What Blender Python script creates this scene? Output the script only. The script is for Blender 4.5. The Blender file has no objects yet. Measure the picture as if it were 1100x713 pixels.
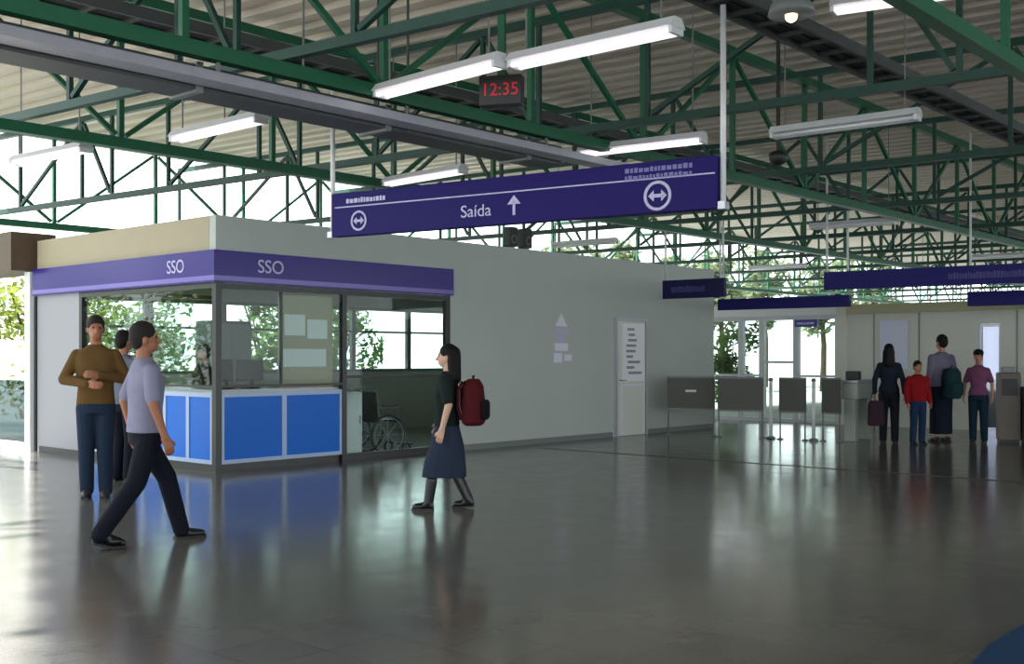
import bpy, bmesh, math, random
from mathutils import Vector, Matrix
random.seed(7)
scn = bpy.context.scene
COL = scn.collection
PI = math.pi
F = 1190.0; CX = 550.0; HY = 383.0; EYE = 1.45

# ------------------------------------------------------------------ colours and materials
def lin(c):
    return tuple(((x/255.0)/12.92 if x/255.0 <= 0.04045 else ((x/255.0+0.055)/1.055)**2.4) for x in c)
MATS = {}
def mat(name, rgb, rough=0.6, metal=0.0, spec=0.5, noise=0.0, nscale=8.0, bump=0.0, coat=0.0):
    if name in MATS: return MATS[name]
    m = bpy.data.materials.new(name); m.use_nodes = True
    nt = m.node_tree; b = nt.nodes['Principled BSDF']
    c = lin(rgb)
    b.inputs['Base Color'].default_value = (*c, 1)
    b.inputs['Roughness'].default_value = rough
    b.inputs['Metallic'].default_value = metal
    b.inputs['Specular IOR Level'].default_value = spec
    b.inputs['Coat Weight'].default_value = coat
    if noise > 0 or bump > 0:
        tc = nt.nodes.new('ShaderNodeTexCoord')
        n = nt.nodes.new('ShaderNodeTexNoise'); n.inputs['Scale'].default_value = nscale; n.inputs['Detail'].default_value = 4
        nt.links.new(tc.outputs['Object'], n.inputs['Vector'])
        if noise > 0:
            r = nt.nodes.new('ShaderNodeMix'); r.data_type = 'RGBA'
            r.inputs[6].default_value = (*[x*(1-noise) for x in c], 1)
            r.inputs[7].default_value = (*[min(1, x*(1+noise)) for x in c], 1)
            nt.links.new(n.outputs['Fac'], r.inputs[0]); nt.links.new(r.outputs[2], b.inputs['Base Color'])
        if bump > 0:
            bp = nt.nodes.new('ShaderNodeBump'); bp.inputs['Strength'].default_value = bump; bp.inputs['Distance'].default_value = 0.01
            nt.links.new(n.outputs['Fac'], bp.inputs['Height']); nt.links.new(bp.outputs['Normal'], b.inputs['Normal'])
    MATS[name] = m
    return m
def emis(name, rgb, strength):
    m = bpy.data.materials.new(name); m.use_nodes = True
    b = m.node_tree.nodes['Principled BSDF']
    b.inputs['Base Color'].default_value = (*lin(rgb), 1)
    b.inputs['Emission Color'].default_value = (*lin(rgb), 1)
    b.inputs['Emission Strength'].default_value = strength
    MATS[name] = m
    return m
def glass_mat(name, tint, ior=1.45):
    m = bpy.data.materials.new(name); m.use_nodes = True
    nt = m.node_tree; nt.nodes.clear()
    out = nt.nodes.new('ShaderNodeOutputMaterial'); mx = nt.nodes.new('ShaderNodeMixShader')
    t = nt.nodes.new('ShaderNodeBsdfTransparent'); t.inputs['Color'].default_value = (*tint, 1)
    g = nt.nodes.new('ShaderNodeBsdfGlossy'); g.inputs['Roughness'].default_value = 0.02
    lw = nt.nodes.new('ShaderNodeLayerWeight'); pw = nt.nodes.new('ShaderNodeMath'); pw.operation = 'POWER'; pw.inputs[1].default_value = 4.0
    ad = nt.nodes.new('ShaderNodeMath'); ad.operation = 'MULTIPLY_ADD'; ad.inputs[1].default_value = 0.6; ad.inputs[2].default_value = 0.015
    nt.links.new(lw.outputs['Facing'], pw.inputs[0]); nt.links.new(pw.outputs[0], ad.inputs[0]); nt.links.new(ad.outputs[0], mx.inputs[0]); nt.links.new(t.outputs[0], mx.inputs[1]); nt.links.new(g.outputs[0], mx.inputs[2])
    nt.links.new(mx.outputs[0], out.inputs['Surface'])
    MATS[name] = m
    return m

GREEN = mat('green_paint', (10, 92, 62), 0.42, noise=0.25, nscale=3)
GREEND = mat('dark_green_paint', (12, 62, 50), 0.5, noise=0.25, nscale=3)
WALL = mat('wall_paint', (180, 188, 183), 0.55, noise=0.05, nscale=1.2)
WALLIN = mat('inside_paint', (185, 188, 178), 0.7)
WHITE = mat('white_paint', (225, 226, 230), 0.35)
OFFW = mat('offwhite_board', (214, 216, 210), 0.6)
BLACKF = mat('black_frame', (26, 28, 32), 0.35)
NAVY = mat('navy_panel', (30, 18, 98), 0.5, spec=0.15)
PURPLE = mat('purple_fascia', (50, 34, 130), 0.22, spec=0.22)
LAVEND = mat('lavender_letter', (196, 190, 226), 0.5)
BLUE = mat('blue_laminate', (16, 108, 216), 0.35, noise=0.05, nscale=3, spec=0.25)
ALU = mat('aluminium', (196, 200, 205), 0.35, metal=0.6)
STEEL = mat('galvanised_steel', (160, 160, 170), 0.42, metal=0.35, noise=0.12, nscale=6)
DUCT = mat('dark_duct', (74, 76, 78), 0.5, metal=0.2, noise=0.2, nscale=5)
DARK = mat('dark_plastic', (28, 28, 30), 0.5)
GREY = mat('grey_metal', (120, 124, 124), 0.45)
BARR = mat('barrier_panel_grey', (84, 84, 78), 0.6, noise=0.1)
BROWN = mat('brown_board', (92, 74, 58), 0.6, noise=0.2)
KIOSK = mat('kiosk_brown', (92, 82, 74), 0.5, noise=0.15)
BEIGE = mat('beige_board', (168, 158, 130), 0.7)
CREAM = mat('cream_panel', (206, 206, 197), 0.6, noise=0.04)
GLASS = glass_mat('clear_glass', (0.86, 0.92, 0.90))
GLASST = glass_mat('smoked_glass', (0.30, 0.36, 0.38))
TUBE = emis('lit_tube', (255, 246, 250), 1.4)
LEDRED = emis('red_led', (170, 18, 24), 0.5)
WARM = emis('warm_lamp', (255, 196, 130), 9.0)
GRASS = mat('ground_mix', (132, 138, 134), 0.9, noise=0.25, nscale=0.6)
BARK = mat('bark', (84, 70, 54), 0.9, noise=0.3, nscale=12)
BLUEMAT = mat('blue_rubber', (18, 66, 110), 0.6, noise=0.15, nscale=20)
JOINT = mat('floor_joint', (34, 36, 38), 0.45)

def leaf_mat(name, rgb):
    m = bpy.data.materials.new(name); m.use_nodes = True
    nt = m.node_tree; b = nt.nodes['Principled BSDF']
    oi = nt.nodes.new('ShaderNodeTexCoord'); n = nt.nodes.new('ShaderNodeTexNoise'); n.inputs['Scale'].default_value = 5
    nt.links.new(oi.outputs['Object'], n.inputs['Vector'])
    r = nt.nodes.new('ShaderNodeMix'); r.data_type = 'RGBA'; c = lin(rgb)
    r.inputs[6].default_value = (c[0]*0.55, c[1]*0.6, c[2]*0.5, 1); r.inputs[7].default_value = (min(1, c[0]*1.35), min(1, c[1]*1.3), c[2]*1.3, 1)
    nt.links.new(n.outputs['Fac'], r.inputs[0]); nt.links.new(r.outputs[2], b.inputs['Base Color'])
    b.inputs['Roughness'].default_value = 0.6
    tr = nt.nodes.new('ShaderNodeBsdfTranslucent'); nt.links.new(r.outputs[2], tr.inputs['Color'])
    mx = nt.nodes.new('ShaderNodeMixShader'); mx.inputs[0].default_value = 0.45
    out = nt.nodes['Material Output']
    nt.links.new(b.outputs[0], mx.inputs[1]); nt.links.new(tr.outputs[0], mx.inputs[2]); nt.links.new(mx.outputs[0], out.inputs['Surface'])
    return m
LEAF = leaf_mat('leaf_yellow_green', (142, 156, 74))
LEAF3 = leaf_mat('leaf_pale', (120, 134, 104))
LEAF2 = leaf_mat('leaf_green', (96, 122, 66))

def floor_material():
    m = bpy.data.materials.new('polished_floor'); m.use_nodes = True
    nt = m.node_tree; b = nt.nodes['Principled BSDF']
    tc = nt.nodes.new('ShaderNodeTexCoord')
    mp = nt.nodes.new('ShaderNodeMapping'); mp.inputs['Rotation'].default_value = (0, 0, -THETA)
    nt.links.new(tc.outputs['Object'], mp.inputs['Vector'])
    br = nt.nodes.new('ShaderNodeTexBrick'); br.offset = 0.0; br.inputs['Scale'].default_value = 1.0
    br.inputs['Brick Width'].default_value = 0.4; br.inputs['Row Height'].default_value = 0.4
    br.inputs['Mortar Size'].default_value = 0.004; br.inputs['Mortar Smooth'].default_value = 0.3
    c1 = lin((108, 106, 101)); c2 = lin((104, 102, 97)); c3 = lin((94, 92, 89))
    br.inputs['Color1'].default_value = (*c1, 1); br.inputs['Color2'].default_value = (*c2, 1); br.inputs['Mortar'].default_value = (*c3, 1)
    nt.links.new(mp.outputs['Vector'], br.inputs['Vector'])
    n = nt.nodes.new('ShaderNodeTexNoise'); n.inputs['Scale'].default_value = 1.1; n.inputs['Detail'].default_value = 6
    nt.links.new(tc.outputs['Object'], n.inputs['Vector'])
    mx = nt.nodes.new('ShaderNodeMix'); mx.data_type = 'RGBA'; mx.blend_type = 'MULTIPLY'; mx.inputs[0].default_value = 0.25
    rp = nt.nodes.new('ShaderNodeValToRGB'); rp.color_ramp.elements[0].color = (0.6, 0.6, 0.6, 1); rp.color_ramp.elements[0].position = 0.3
    rp.color_ramp.elements[1].color = (1.1, 1.1, 1.1, 1); rp.color_ramp.elements[1].position = 0.7
    nt.links.new(n.outputs['Fac'], rp.inputs[0]); nt.links.new(br.outputs['Color'], mx.inputs[6]); nt.links.new(rp.outputs[0], mx.inputs[7])
    nt.links.new(mx.outputs[2], b.inputs['Base Color'])
    mr = nt.nodes.new('ShaderNodeMapRange'); mr.inputs['To Min'].default_value = 0.10; mr.inputs['To Max'].default_value = 0.22
    n2 = nt.nodes.new('ShaderNodeTexNoise'); n2.inputs['Scale'].default_value = 3.5; n2.inputs['Detail'].default_value = 5
    nt.links.new(mp.outputs['Vector'], n2.inputs['Vector'])
    nt.links.new(n2.outputs['Fac'], mr.inputs['Value']); nt.links.new(mr.outputs[0], b.inputs['Roughness'])
    bp = nt.nodes.new('ShaderNodeBump'); bp.inputs['Strength'].default_value = 0.10; bp.inputs['Distance'].default_value = 0.02
    nt.links.new(n2.outputs['Fac'], bp.inputs['Height']); nt.links.new(bp.outputs['Normal'], b.inputs['Normal'])
    b.inputs['Specular IOR Level'].default_value = 0.5
    return m

# ------------------------------------------------------------------ plan geometry
C0 = Vector((-3.69, 13.8, 0))                     # the booth's front corner
THETA = math.atan2(0.749, 0.663)                  # booth walls run along U; its short face along V
U = Vector((math.cos(THETA), math.sin(THETA), 0)); V = Vector((-U.y, U.x, 0))
VR = Vector((-0.811, 0.585, 0)).normalized()      # the roof's cross trusses
def G(a, b, z=0.0): return C0 + U*a + VR*b + Vector((0, 0, z))
def B(t, s, z=0.0): return C0 + U*t + V*s + Vector((0, 0, z))
def at(px, Y, z=0.0): return Vector(((px-CX)/F*Y, Y, z))
def zat(py, Y): return EYE + (HY-py)*Y/F

# ------------------------------------------------------------------ mesh helpers
class MB:
    def __init__(self): self.v = []; self.f = []; self.m = []; self.cur = 0
    def add(self, vs, fs):
        o = len(self.v); self.v += [Vector(p) for p in vs]
        for f in fs: self.f.append([o+i for i in f]); self.m.append(self.cur)
        return self
    def box(self, x0, x1, y0, y1, z0, z1):
        vs = [(x, y, z) for z in (z0, z1) for (x, y) in ((x0, y0), (x1, y0), (x1, y1), (x0, y1))]
        return self.add(vs, [(3,2,1,0), (4,5,6,7), (0,1,5,4), (1,2,6,5), (2,3,7,6), (3,0,4,7)])
    def bar(self, p, q, w, h=None, up=Vector((0, 0, 1))):
        p = Vector(p); q = Vector(q); h = h or w
        d = (q-p).normalized()
        if abs(d.dot(up)) > 0.98: up = Vector((1, 0, 0))
        s = d.cross(up).normalized(); t = s.cross(d).normalized()
        vs = []
        for c in (p, q):
            for (i, j) in ((-1,-1), (1,-1), (1,1), (-1,1)): vs.append(c + s*(i*w/2) + t*(j*h/2))
        return self.add(vs, [(3,2,1,0), (4,5,6,7), (0,1,5,4), (1,2,6,5), (2,3,7,6), (3,0,4,7)])
    def tube(self, pts, r, n=10, r1=None):
        pts = [Vector(p) for p in pts]; vs = []; fs = []
        k = len(pts)
        for i, p in enumerate(pts):
            d = (pts[min(i+1, k-1)] - pts[max(i-1, 0)]).normalized()
            a = Vector((0, 0, 1)) if abs(d.z) < 0.9 else Vector((1, 0, 0))
            s = d.cross(a).normalized(); t = d.cross(s).normalized()
            rr = r if r1 is None else r + (r1-r)*i/(k-1)
            for j in range(n):
                an = 2*PI*j/n; vs.append(p + s*math.cos(an)*rr + t*math.sin(an)*rr)
        for i in range(k-1):
            for j in range(n):
                a = i*n+j; b = i*n+(j+1) % n; fs.append((a, b, b+n, a+n))
        fs.append(tuple(reversed(range(n)))); fs.append(tuple(range((k-1)*n, k*n)))
        return self.add(vs, fs)
    def lathe(self, prof, n=20, c=(0, 0, 0), sx=1, sy=1):
        c = Vector(c); vs = []; fs = []
        for (r, z) in prof:
            for j in range(n):
                an = 2*PI*j/n; vs.append(c + Vector((math.cos(an)*r*sx, math.sin(an)*r*sy, z)))
        for i in range(len(prof)-1):
            for j in range(n):
                a = i*n+j; b = i*n+(j+1) % n; fs.append((a, b, b+n, a+n))
        fs.append(tuple(reversed(range(n)))); fs.append(tuple(range((len(prof)-1)*n, len(prof)*n)))
        return self.add(vs, fs)
    def ring(self, c, axis, R, r, n=28, k=8):
        c = Vector(c); axis = Vector(axis).normalized()
        a = Vector((0, 0, 1)) if abs(axis.z) < 0.9 else Vector((1, 0, 0))
        s = axis.cross(a).normalized(); t = axis.cross(s).normalized(); vs = []; fs = []
        for i in range(n):
            an = 2*PI*i/n; d = s*math.cos(an)+t*math.sin(an)
            for j in range(k):
                bn = 2*PI*j/k; vs.append(c + d*(R+math.cos(bn)*r) + axis*math.sin(bn)*r)
        for i in range(n):
            for j in range(k):
                fs.append((i*k+j, ((i+1) % n)*k+j, ((i+1) % n)*k+(j+1) % k, i*k+(j+1) % k))
        return self.add(vs, fs)
    # closed pieces for the figures
    def ball(self, c, rx, ry, rz, n=16, k=10, M=None):
        c = Vector(c); vs = [c + (M @ Vector((0, 0, -rz)) if M else Vector((0, 0, -rz)))]; fs = []
        for i in range(1, k):
            ph = -PI/2 + PI*i/k
            for j in range(n):
                an = 2*PI*j/n; p = Vector((math.cos(an)*math.cos(ph)*rx, math.sin(an)*math.cos(ph)*ry, math.sin(ph)*rz))
                vs.append(c + (M @ p if M else p))
        vs.append(c + (M @ Vector((0, 0, rz)) if M else Vector((0, 0, rz))))
        for j in range(n): fs.append((0, 1+(j+1) % n, 1+j))
        for i in range(k-2):
            for j in range(n):
                a = 1+i*n+j; b = 1+i*n+(j+1) % n; fs.append((a, b, b+n, a+n))
        top = len(vs)-1
        for j in range(n): fs.append((1+(k-2)*n+j, 1+(k-2)*n+(j+1) % n, top))
        return self.add(vs, fs)
    def cap(self, p, q, r0, r1, n=12):
        p = Vector(p); q = Vector(q); d = (q-p)
        if d.length < 1e-5: return self.ball(p, r0, r0, r0)
        d.normalize(); pts = []; rs = []
        for i in range(5):
            an = PI/2*(i/5.0); pts.append(p - d*r0*math.cos(an)); rs.append(max(0.002, r0*math.sin(an)))
        pts += [p, q]; rs += [r0, r1]
        for i in range(4, -1, -1):
            an = PI/2*(i/5.0); pts.append(q + d*r1*math.cos(an)); rs.append(max(0.002, r1*math.sin(an)))
        a = Vector((0, 0, 1)) if abs(d.z) < 0.9 else Vector((1, 0, 0))
        s = d.cross(a).normalized(); t = d.cross(s).normalized(); vs = []; fs = []
        for c, r in zip(pts, rs):
            for j in range(n):
                an = 2*PI*j/n; vs.append(c + s*math.cos(an)*r + t*math.sin(an)*r)
        k = len(pts)
        for i in range(k-1):
            for j in range(n):
                a = i*n+j; b = i*n+(j+1) % n; fs.append((a, b, b+n, a+n))
        fs.append(tuple(reversed(range(n)))); fs.append(tuple(range((k-1)*n, k*n)))
        return self.add(vs, fs)
    def loft(self, rings, n=20):
        vs = []; fs = []
        for (c, rx, ry) in rings:
            c = Vector(c)
            for j in range(n):
                an = 2*PI*j/n
                ca, sa = math.cos(an), math.sin(an)
                e = 0.85
                vs.append(c + Vector((math.copysign(abs(ca)**e, ca)*rx, math.copysign(abs(sa)**e, sa)*ry, 0)))
        k = len(rings)
        for i in range(k-1):
            for j in range(n):
                a = i*n+j; b = i*n+(j+1) % n; fs.append((a, b, b+n, a+n))
        fs.append(tuple(reversed(range(n)))); fs.append(tuple(range((k-1)*n, k*n)))
        return self.add(vs, fs)
    def mesh(self, name):
        me = bpy.data.meshes.new(name); me.from_pydata([tuple(p) for p in self.v], [], self.f)
        bm = bmesh.new(); bm.from_mesh(me); bmesh.ops.recalc_face_normals(bm, faces=bm.faces); bm.to_mesh(me); bm.free()
        return me
    def build(self, name, material, parent=None, smooth=False, bevel=0.0):
        me = self.mesh(name)
        if bevel > 0:
            bm = bmesh.new(); bm.from_mesh(me)
            bmesh.ops.bevel(bm, geom=list(bm.edges), offset=bevel, segments=2, affect='EDGES', profile=0.5)
            bm.to_mesh(me); bm.free()
        ms = material if isinstance(material, (list, tuple)) else [material]
        for m in ms: me.materials.append(m)
        if len(ms) > 1 and bevel == 0:
            for p, i in zip(me.polygons, self.m): p.material_index = i
        if smooth:
            for p in me.polygons: p.use_smooth = True
        return link(name, me, parent)

def link(name, me, parent=None):
    o = bpy.data.objects.new(name, me); COL.objects.link(o)
    if parent is not None: o.parent = parent
    return o
def tag(o, label=None, cat=None, group=None, kind=None):
    if label: o['label'] = label
    if cat: o['category'] = cat
    if group: o['group'] = group
    if kind: o['kind'] = kind
    return o
def empty(name, loc, rz=0.0, label=None, cat=None, group=None, kind=None):
    o = bpy.data.objects.new(name, None); COL.objects.link(o); o.empty_display_size = 0.2
    o.location = loc; o.rotation_euler = (0, 0, rz)
    return tag(o, label, cat, group, kind)
CHILDREN = {}
def copy_tree(o, parent=None):
    c = o.copy(); COL.objects.link(c)
    if parent is not None: c.parent = parent
    for ch in list(o.children): copy_tree(ch, c)
    return c
def place(o, loc, rz=0.0):
    o.location = loc; o.rotation_euler = (0, 0, rz); return o
def text_mesh(s, size, depth=0.004):
    cu = bpy.data.curves.new('text', 'FONT'); cu.body = s; cu.size = size; cu.extrude = depth/2
    cu.align_x = 'CENTER'; cu.align_y = 'CENTER'
    ob = bpy.data.objects.new('text', cu); COL.objects.link(ob)
    bpy.context.view_layer.update()
    me = bpy.data.meshes.new_from_object(ob.evaluated_get(bpy.context.evaluated_depsgraph_get()))
    bpy.data.objects.remove(ob)
    # stand it up: text x -> x, text y -> z, facing -y
    me.transform(Matrix.Rotation(PI/2, 4, 'X'))
    return me
def text(s, size, material, parent, loc, rz=0.0, name='lettering', sx=1.0):
    me = text_mesh(s, size); me.transform(Matrix.Diagonal((sx, 1, 1, 1))); me.materials.clear(); me.materials.append(material)
    o = link(name, me, parent); o.location = loc; o.rotation_euler = (0, 0, rz); return o

# ------------------------------------------------------------------ the setting
ST = 'structure'
fl = MB().box(-40, 60, -14, 75, -0.15, 0.0).build('ground', GRASS); fl.location = (0, 0, -0.12); tag(fl, kind=ST)
# the polished floor under the roof, in booth axes
m = MB(); m.box(-22, 15.6, -22, 6.3, -0.12, 0)
fo = m.build('floor', floor_material()); place(fo, C0, THETA); tag(fo, kind=ST)
# object coordinates of the floor are already in booth axes, so undo the map rotation
for nd in fo.data.materials[0].node_tree.nodes:
    if nd.type == 'MAPPING': nd.inputs['Rotation'].default_value = (0, 0, 0)
j = MB().box(-0.03, 0.03, -17, -0.6, 0.0, 0.003).build('trim_1', JOINT); place(j, B(5.6, 0, 0), THETA); tag(j, kind=ST)

# roof deck: ribbed sheets, ribs along the cross trusses
ZB, ZT, ZD = 3.8, 5.42, 5.58
def deck():
    a0, a1, b0, b1 = -20.0, 62.0, -28.0, 7.9   # the left edge has an added, unseen notch that lets sun reach the floor
    vs = []; fs = []; x = a0; pts = []
    while x < a1:
        pts += [(x, 0.0), (x+0.16, 0.0), (x+0.20, 0.06), (x+0.36, 0.06)]; x += 0.40
    edge = lambda a: min(b1, 7.35+1.76*(a+1.73)) if -10.4 < a < 0 else b1
    for (a, dz) in pts:
        for b in (b0, edge(a)): vs.append(G(a, b, ZD+dz))
    for (a, dz) in pts:
        for b in (b0, edge(a)): vs.append(G(a, b, ZD+dz+0.05))
    n = len(pts)
    for i in range(n-1):
        fs.append((2*i, 2*i+2, 2*i+3, 2*i+1)); k = 2*n
        fs.append((k+2*i+1, k+2*i+3, k+2*i+2, k+2*i))
        fs.append((2*i, k+2*i, k+2*i+2, 2*i+2)); fs.append((2*i+1, 2*i+3, k+2*i+3, k+2*i+1))
    mb = MB(); mb.add(vs, fs)
    d = mb.build('ceiling', mat('roof_sheet', (208, 196, 183), 0.55, noise=0.08, nscale=0.7))
    tag(d, kind=ST)
    return d
deck()

# booth block: walls in booth axes
H = 3.22
fr = lambda o, kind=ST: tag(place(o, C0, THETA), kind=kind)
TW = 4.15
m = MB(); m.box(TW, 11.79, 0, 0.14, 0, H); m.box(0, TW, 0, 0.14, 2.78, H); wr = fr(m.build('wall_right', WALL))
m = MB(); m.box(0, 0.14, 0.145, 4.78, 2.78, H); m.cur = 1; m.box(0, 0.14, 3.48, 4.78, 0, 2.779)
wl = fr(m.build('wall_left', [mat('wall_tan', (170, 159, 134), 0.6, noise=0.05, nscale=1.5), mat('wall_greywhite', (152, 152, 160), 0.55)]))
m = MB(); BW = 4.70   # rear wall with a ribbon of windows
m.box(0.145, 11.79, BW, BW+0.12, 0, 1.15); m.box(0.145, 11.79, BW, BW+0.12, 2.42, H); m.box(0.145, 0.35, BW, BW+0.12, 1.15, 2.42); m.box(9.2, 11.79, BW, BW+0.12, 1.15, 2.42)
fr(m.build('wall_rear', WALLIN))
m = MB(); m.box(11.65, 11.79, 0.145, BW-0.005, 0, H); fr(m.build('wall_end', WALL))
m = MB(); m.box(9.3, 9.4, 0.145, BW-0.005, 0, 2.70); fr(m.build('wall_inside', WALLIN))
m = MB(); m.box(0.145, 11.64, 0.145, BW-0.005, 2.705, 2.775); fr(m.build('ceiling_booth', WALLIN))
m = MB(); m.box(TW, 8.30, -0.012, -0.001, 0, 0.09); m.box(9.42, 11.79, -0.012, -0.001, 0, 0.09); fr(m.build('baseboard_right', GREY))
# rear windows
n = 1
for k in range(6):
    t0 = 0.35 + k*1.475; t1 = t0+1.475
    e = empty('window_%d' % n, C0, THETA, kind=ST); n += 1
    q = MB(); q.box(t0, t0+0.05, BW+0.02, BW+0.10, 1.15, 2.42); q.box(t1-0.05, t1, BW+0.02, BW+0.10, 1.15, 2.42)
    q.box(t0+0.05, t1-0.05, BW+0.02, BW+0.10, 1.15, 1.21); q.box(t0+0.05, t1-0.05, BW+0.02, BW+0.10, 2.36, 2.42); q.box(t0+0.05, t1-0.05, BW+0.03, BW+0.09, 1.92, 1.96)
    q.build('window_frame', GREY, e)
    MB().box(t0+0.05, t1-0.05, BW+0.055, BW+0.065, 1.21, 2.36).build('pane', GLASS, e)
# booth glazing: black frames and glass
e = empty('window_%d' % n, C0, THETA, kind=ST); n += 1
q = MB(); q.box(2.03, 2.11, 0.0, 0.08, 0, 2.375); q.box(4.06, 4.145, 0.0, 0.08, 0, 2.375); q.box(2.11, 4.06, 0.0, 0.07, 2.30, 2.375); q.box(2.11, 4.06, 0.015, 0.055, 1.15, 1.19); q.box(2.11, 4.06, 0.0, 0.08, 0, 0.10)
q.build('window_frame', BLACKF, e)
MB().box(2.11, 4.06, 0.03, 0.04, 1.19, 2.30).build('pane', GLASS, e); MB().box(2.11, 4.06, 0.03, 0.04, 0.10, 1.15).build('pane', GLASS, e)
e = empty('window_%d' % n, C0, THETA, kind=ST); n += 1
q = MB(); q.box(0.0, 0.085, 0.0, 0.085, 0, 2.375); q.box(0.085, 2.03, 0.0, 0.07, 2.31, 2.375); q.box(0.085, 2.03, 0.0, 0.05, 1.06, 1.09); q.box(1.0, 1.03, 0.015, 0.05, 1.09, 2.31)
q.build('window_frame', BLACKF, e)
MB().box(0.085, 1.0, 0.025, 0.035, 1.09, 2.31).build('pane', GLASS, e); MB().box(1.03, 2.03, 0.025, 0.035, 1.09, 2.31).build('pane', GLASS, e)
e = empty('window_%d' % n, C0, THETA, kind=ST); n += 1
q = MB(); q.box(0.0, 0.08, 3.40, 3.475, 0, 2.375); q.box(0.0, 0.07, 0.085, 3.40, 2.31, 2.375); q.box(0.0, 0.05, 0.085, 3.40, 1.06, 1.09); q.box(-0.015, -0.001, 3.478, 4.70, 0, 0.09); q.box(-0.02, 0.03, 4.785, 4.85, 0, 2.375)
q.build('window_frame', BLACKF, e)
MB().box(0.025, 0.035, 0.085, 3.40, 1.09, 2.31).build('pane', GLASS, e)

# service door in the long wall
e = empty('door_1', C0, THETA, kind=ST)
q = MB(); q.box(8.34, 8.40, -0.05, -0.002, 0, 2.16); q.box(9.30, 9.36, -0.05, -0.002, 0, 2.16); q.box(8.40, 9.30, -0.05, -0.002, 2.10, 2.16); q.build('door_frame', ALU, e)
MB().box(8.41, 9.29, -0.035, -0.004, 0.01, 2.095).build('door_leaf', OFFW, e)
q = MB(); q.box(8.56, 9.24, -0.048, -0.037, 1.0, 2.06); q.build('notice_board', mat('white_board', (236, 238, 242), 0.3), e)
q = MB()
for k in range(9):
    zz = 1.93 - k*0.10; x0 = 8.66 + random.random()*0.12; q.box(x0, x0+0.18+random.random()*0.25, -0.052, -0.049, zz, zz+0.045)
q.build('notice_print', mat('print_grey', (140, 142, 156), 0.7), e)
q = MB(); q.tube([(8.47, -0.04, 1.02), (8.47, -0.10, 1.02)], 0.012); q.tube([(8.47, -0.10, 1.02), (8.60, -0.10, 1.02)], 0.012); q.build('door_handle', STEEL, e, True)
q = MB(); q.box(8.52, 8.56, -0.040, -0.0355, 0.06, 0.95); q.box(9.20, 9.24, -0.040, -0.0355, 0.06, 0.95); q.box(8.56, 9.20, -0.040, -0.0355, 0.91, 0.95); q.build('door_moulding', WHITE, e)

# back wall of the hall: entrance glazing and cream panels, direction -V from W0
W0 = C0 + U*14.5; RZ = THETA - PI/2      # local x = -V, front = -y (towards the hall)
def wb(o): return place(o, W0, RZ)
m = MB(); m.box(1.62, 4.35, 0, 0.15, 0, 2.55); m.box(4.75, 14, 0, 0.15, 0, 2.55); m.box(4.35, 4.75, 0, 0.15, 2.1, 2.55); m.box(1.40, 1.62, -0.06, 0.15, 0, 2.62); wall_b = tag(wb(m.build('wall_back', CREAM)), kind=ST)
m = MB(); m.box(-4, 1.40, 0.0, 0.15, 2.36, 2.62); m.box(-4, -2.5, 0, 0.15, 0, 2.36); tag(wb(m.build('wall_header', WHITE)), kind=ST)
m = MB(); m.box(1.64, 14, -0.10, -0.002, 2.36, 2.55); tag(wb(m.build('trim_2', mat('olive_trim', (176, 172, 138), 0.6))), kind=ST)
m = MB()
for k in range(11):
    if k != 2: m.box(2.2+k*0.95, 2.23+k*0.95, -0.012, -0.001, 0, 2.35)
tag(wb(m.build('trim_3', mat('panel_joint', (140, 140, 132), 0.6))), kind=ST)
ent = [(-2.5, -0.95, 0), (-0.95, -0.42, 0), (-0.42, 0.42, 1), (0.42, 1.40, 0)]
for i, (x0, x1, dr) in enumerate(ent):
    e = empty('door_2' if dr else 'window_%d' % n, W0, RZ, kind=ST); n += 0 if dr else 1
    w = 0.07
    q = MB(); q.box(x0+.004, x0+w, 0.02, 0.12, 0, 2.355); q.box(x1-w, x1-.004, 0.02, 0.12, 0, 2.355); q.box(x0+w, x1-w, 0.02, 0.12, 2.26, 2.355); q.box(x0+w, x1-w, 0.02, 0.12, 0, 0.08)
    q.box(x0+w, x1-w, 0.03, 0.11, 1.30 if dr else 1.0, 1.36 if dr else 1.05)
    q.build('door_frame' if dr else 'window_frame', mat('frame_grey_white', (200, 204, 208), 0.4), e)
    MB().box(x0+w, x1-w, 0.065, 0.075, 0.08, 2.26).build('pane', GLASS, e)
m = MB().box(2.35, 2.95, -0.03, -0.014, 1.20, 2.2).build('notice_board', mat('pale_panel', (206, 212, 232), 0.4))
tag(wb(m), 'pale blue-white upright panel on the cream back wall, behind the waiting group', 'notice board')
e = empty('window_%d' % n, W0, RZ, kind=ST); n += 1
q = MB(); q.box(4.354, 4.39, .03, .12, 0, 2.096); q.box(4.71, 4.746, .03, .12, 0, 2.096); q.box(4.39, 4.71, .03, .12, 2.04, 2.096); q.build('window_frame', ALU, e)
MB().box(4.39, 4.71, .06, .07, .0, 2.04).build('pane', glass_mat('tinted_glass', (.45, .46, .52)), e)

# façade left of the booth
e = empty('window_%d' % n, C0, THETA, kind=ST); n += 1
q = MB(); q.box(-0.08, 0.08, 4.86, 5.04, 0, 2.75); q.box(-0.06, 0.06, 5.04, 9, 0.0, 0.12); q.box(-0.03, 0.03, 5.04, 9, 1.08, 1.13)
q.build('window_frame', WHITE, e)
MB().box(-0.006, 0.006, 5.04, 9, 0.12, 1.08).build('pane', GLASST, e)
m = MB(); m.box(-0.35, 0.35, 4.90, 9.5, 2.76, 3.35)
tag(place(m.build('trim_4', BROWN), C0, THETA), kind=ST)

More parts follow.
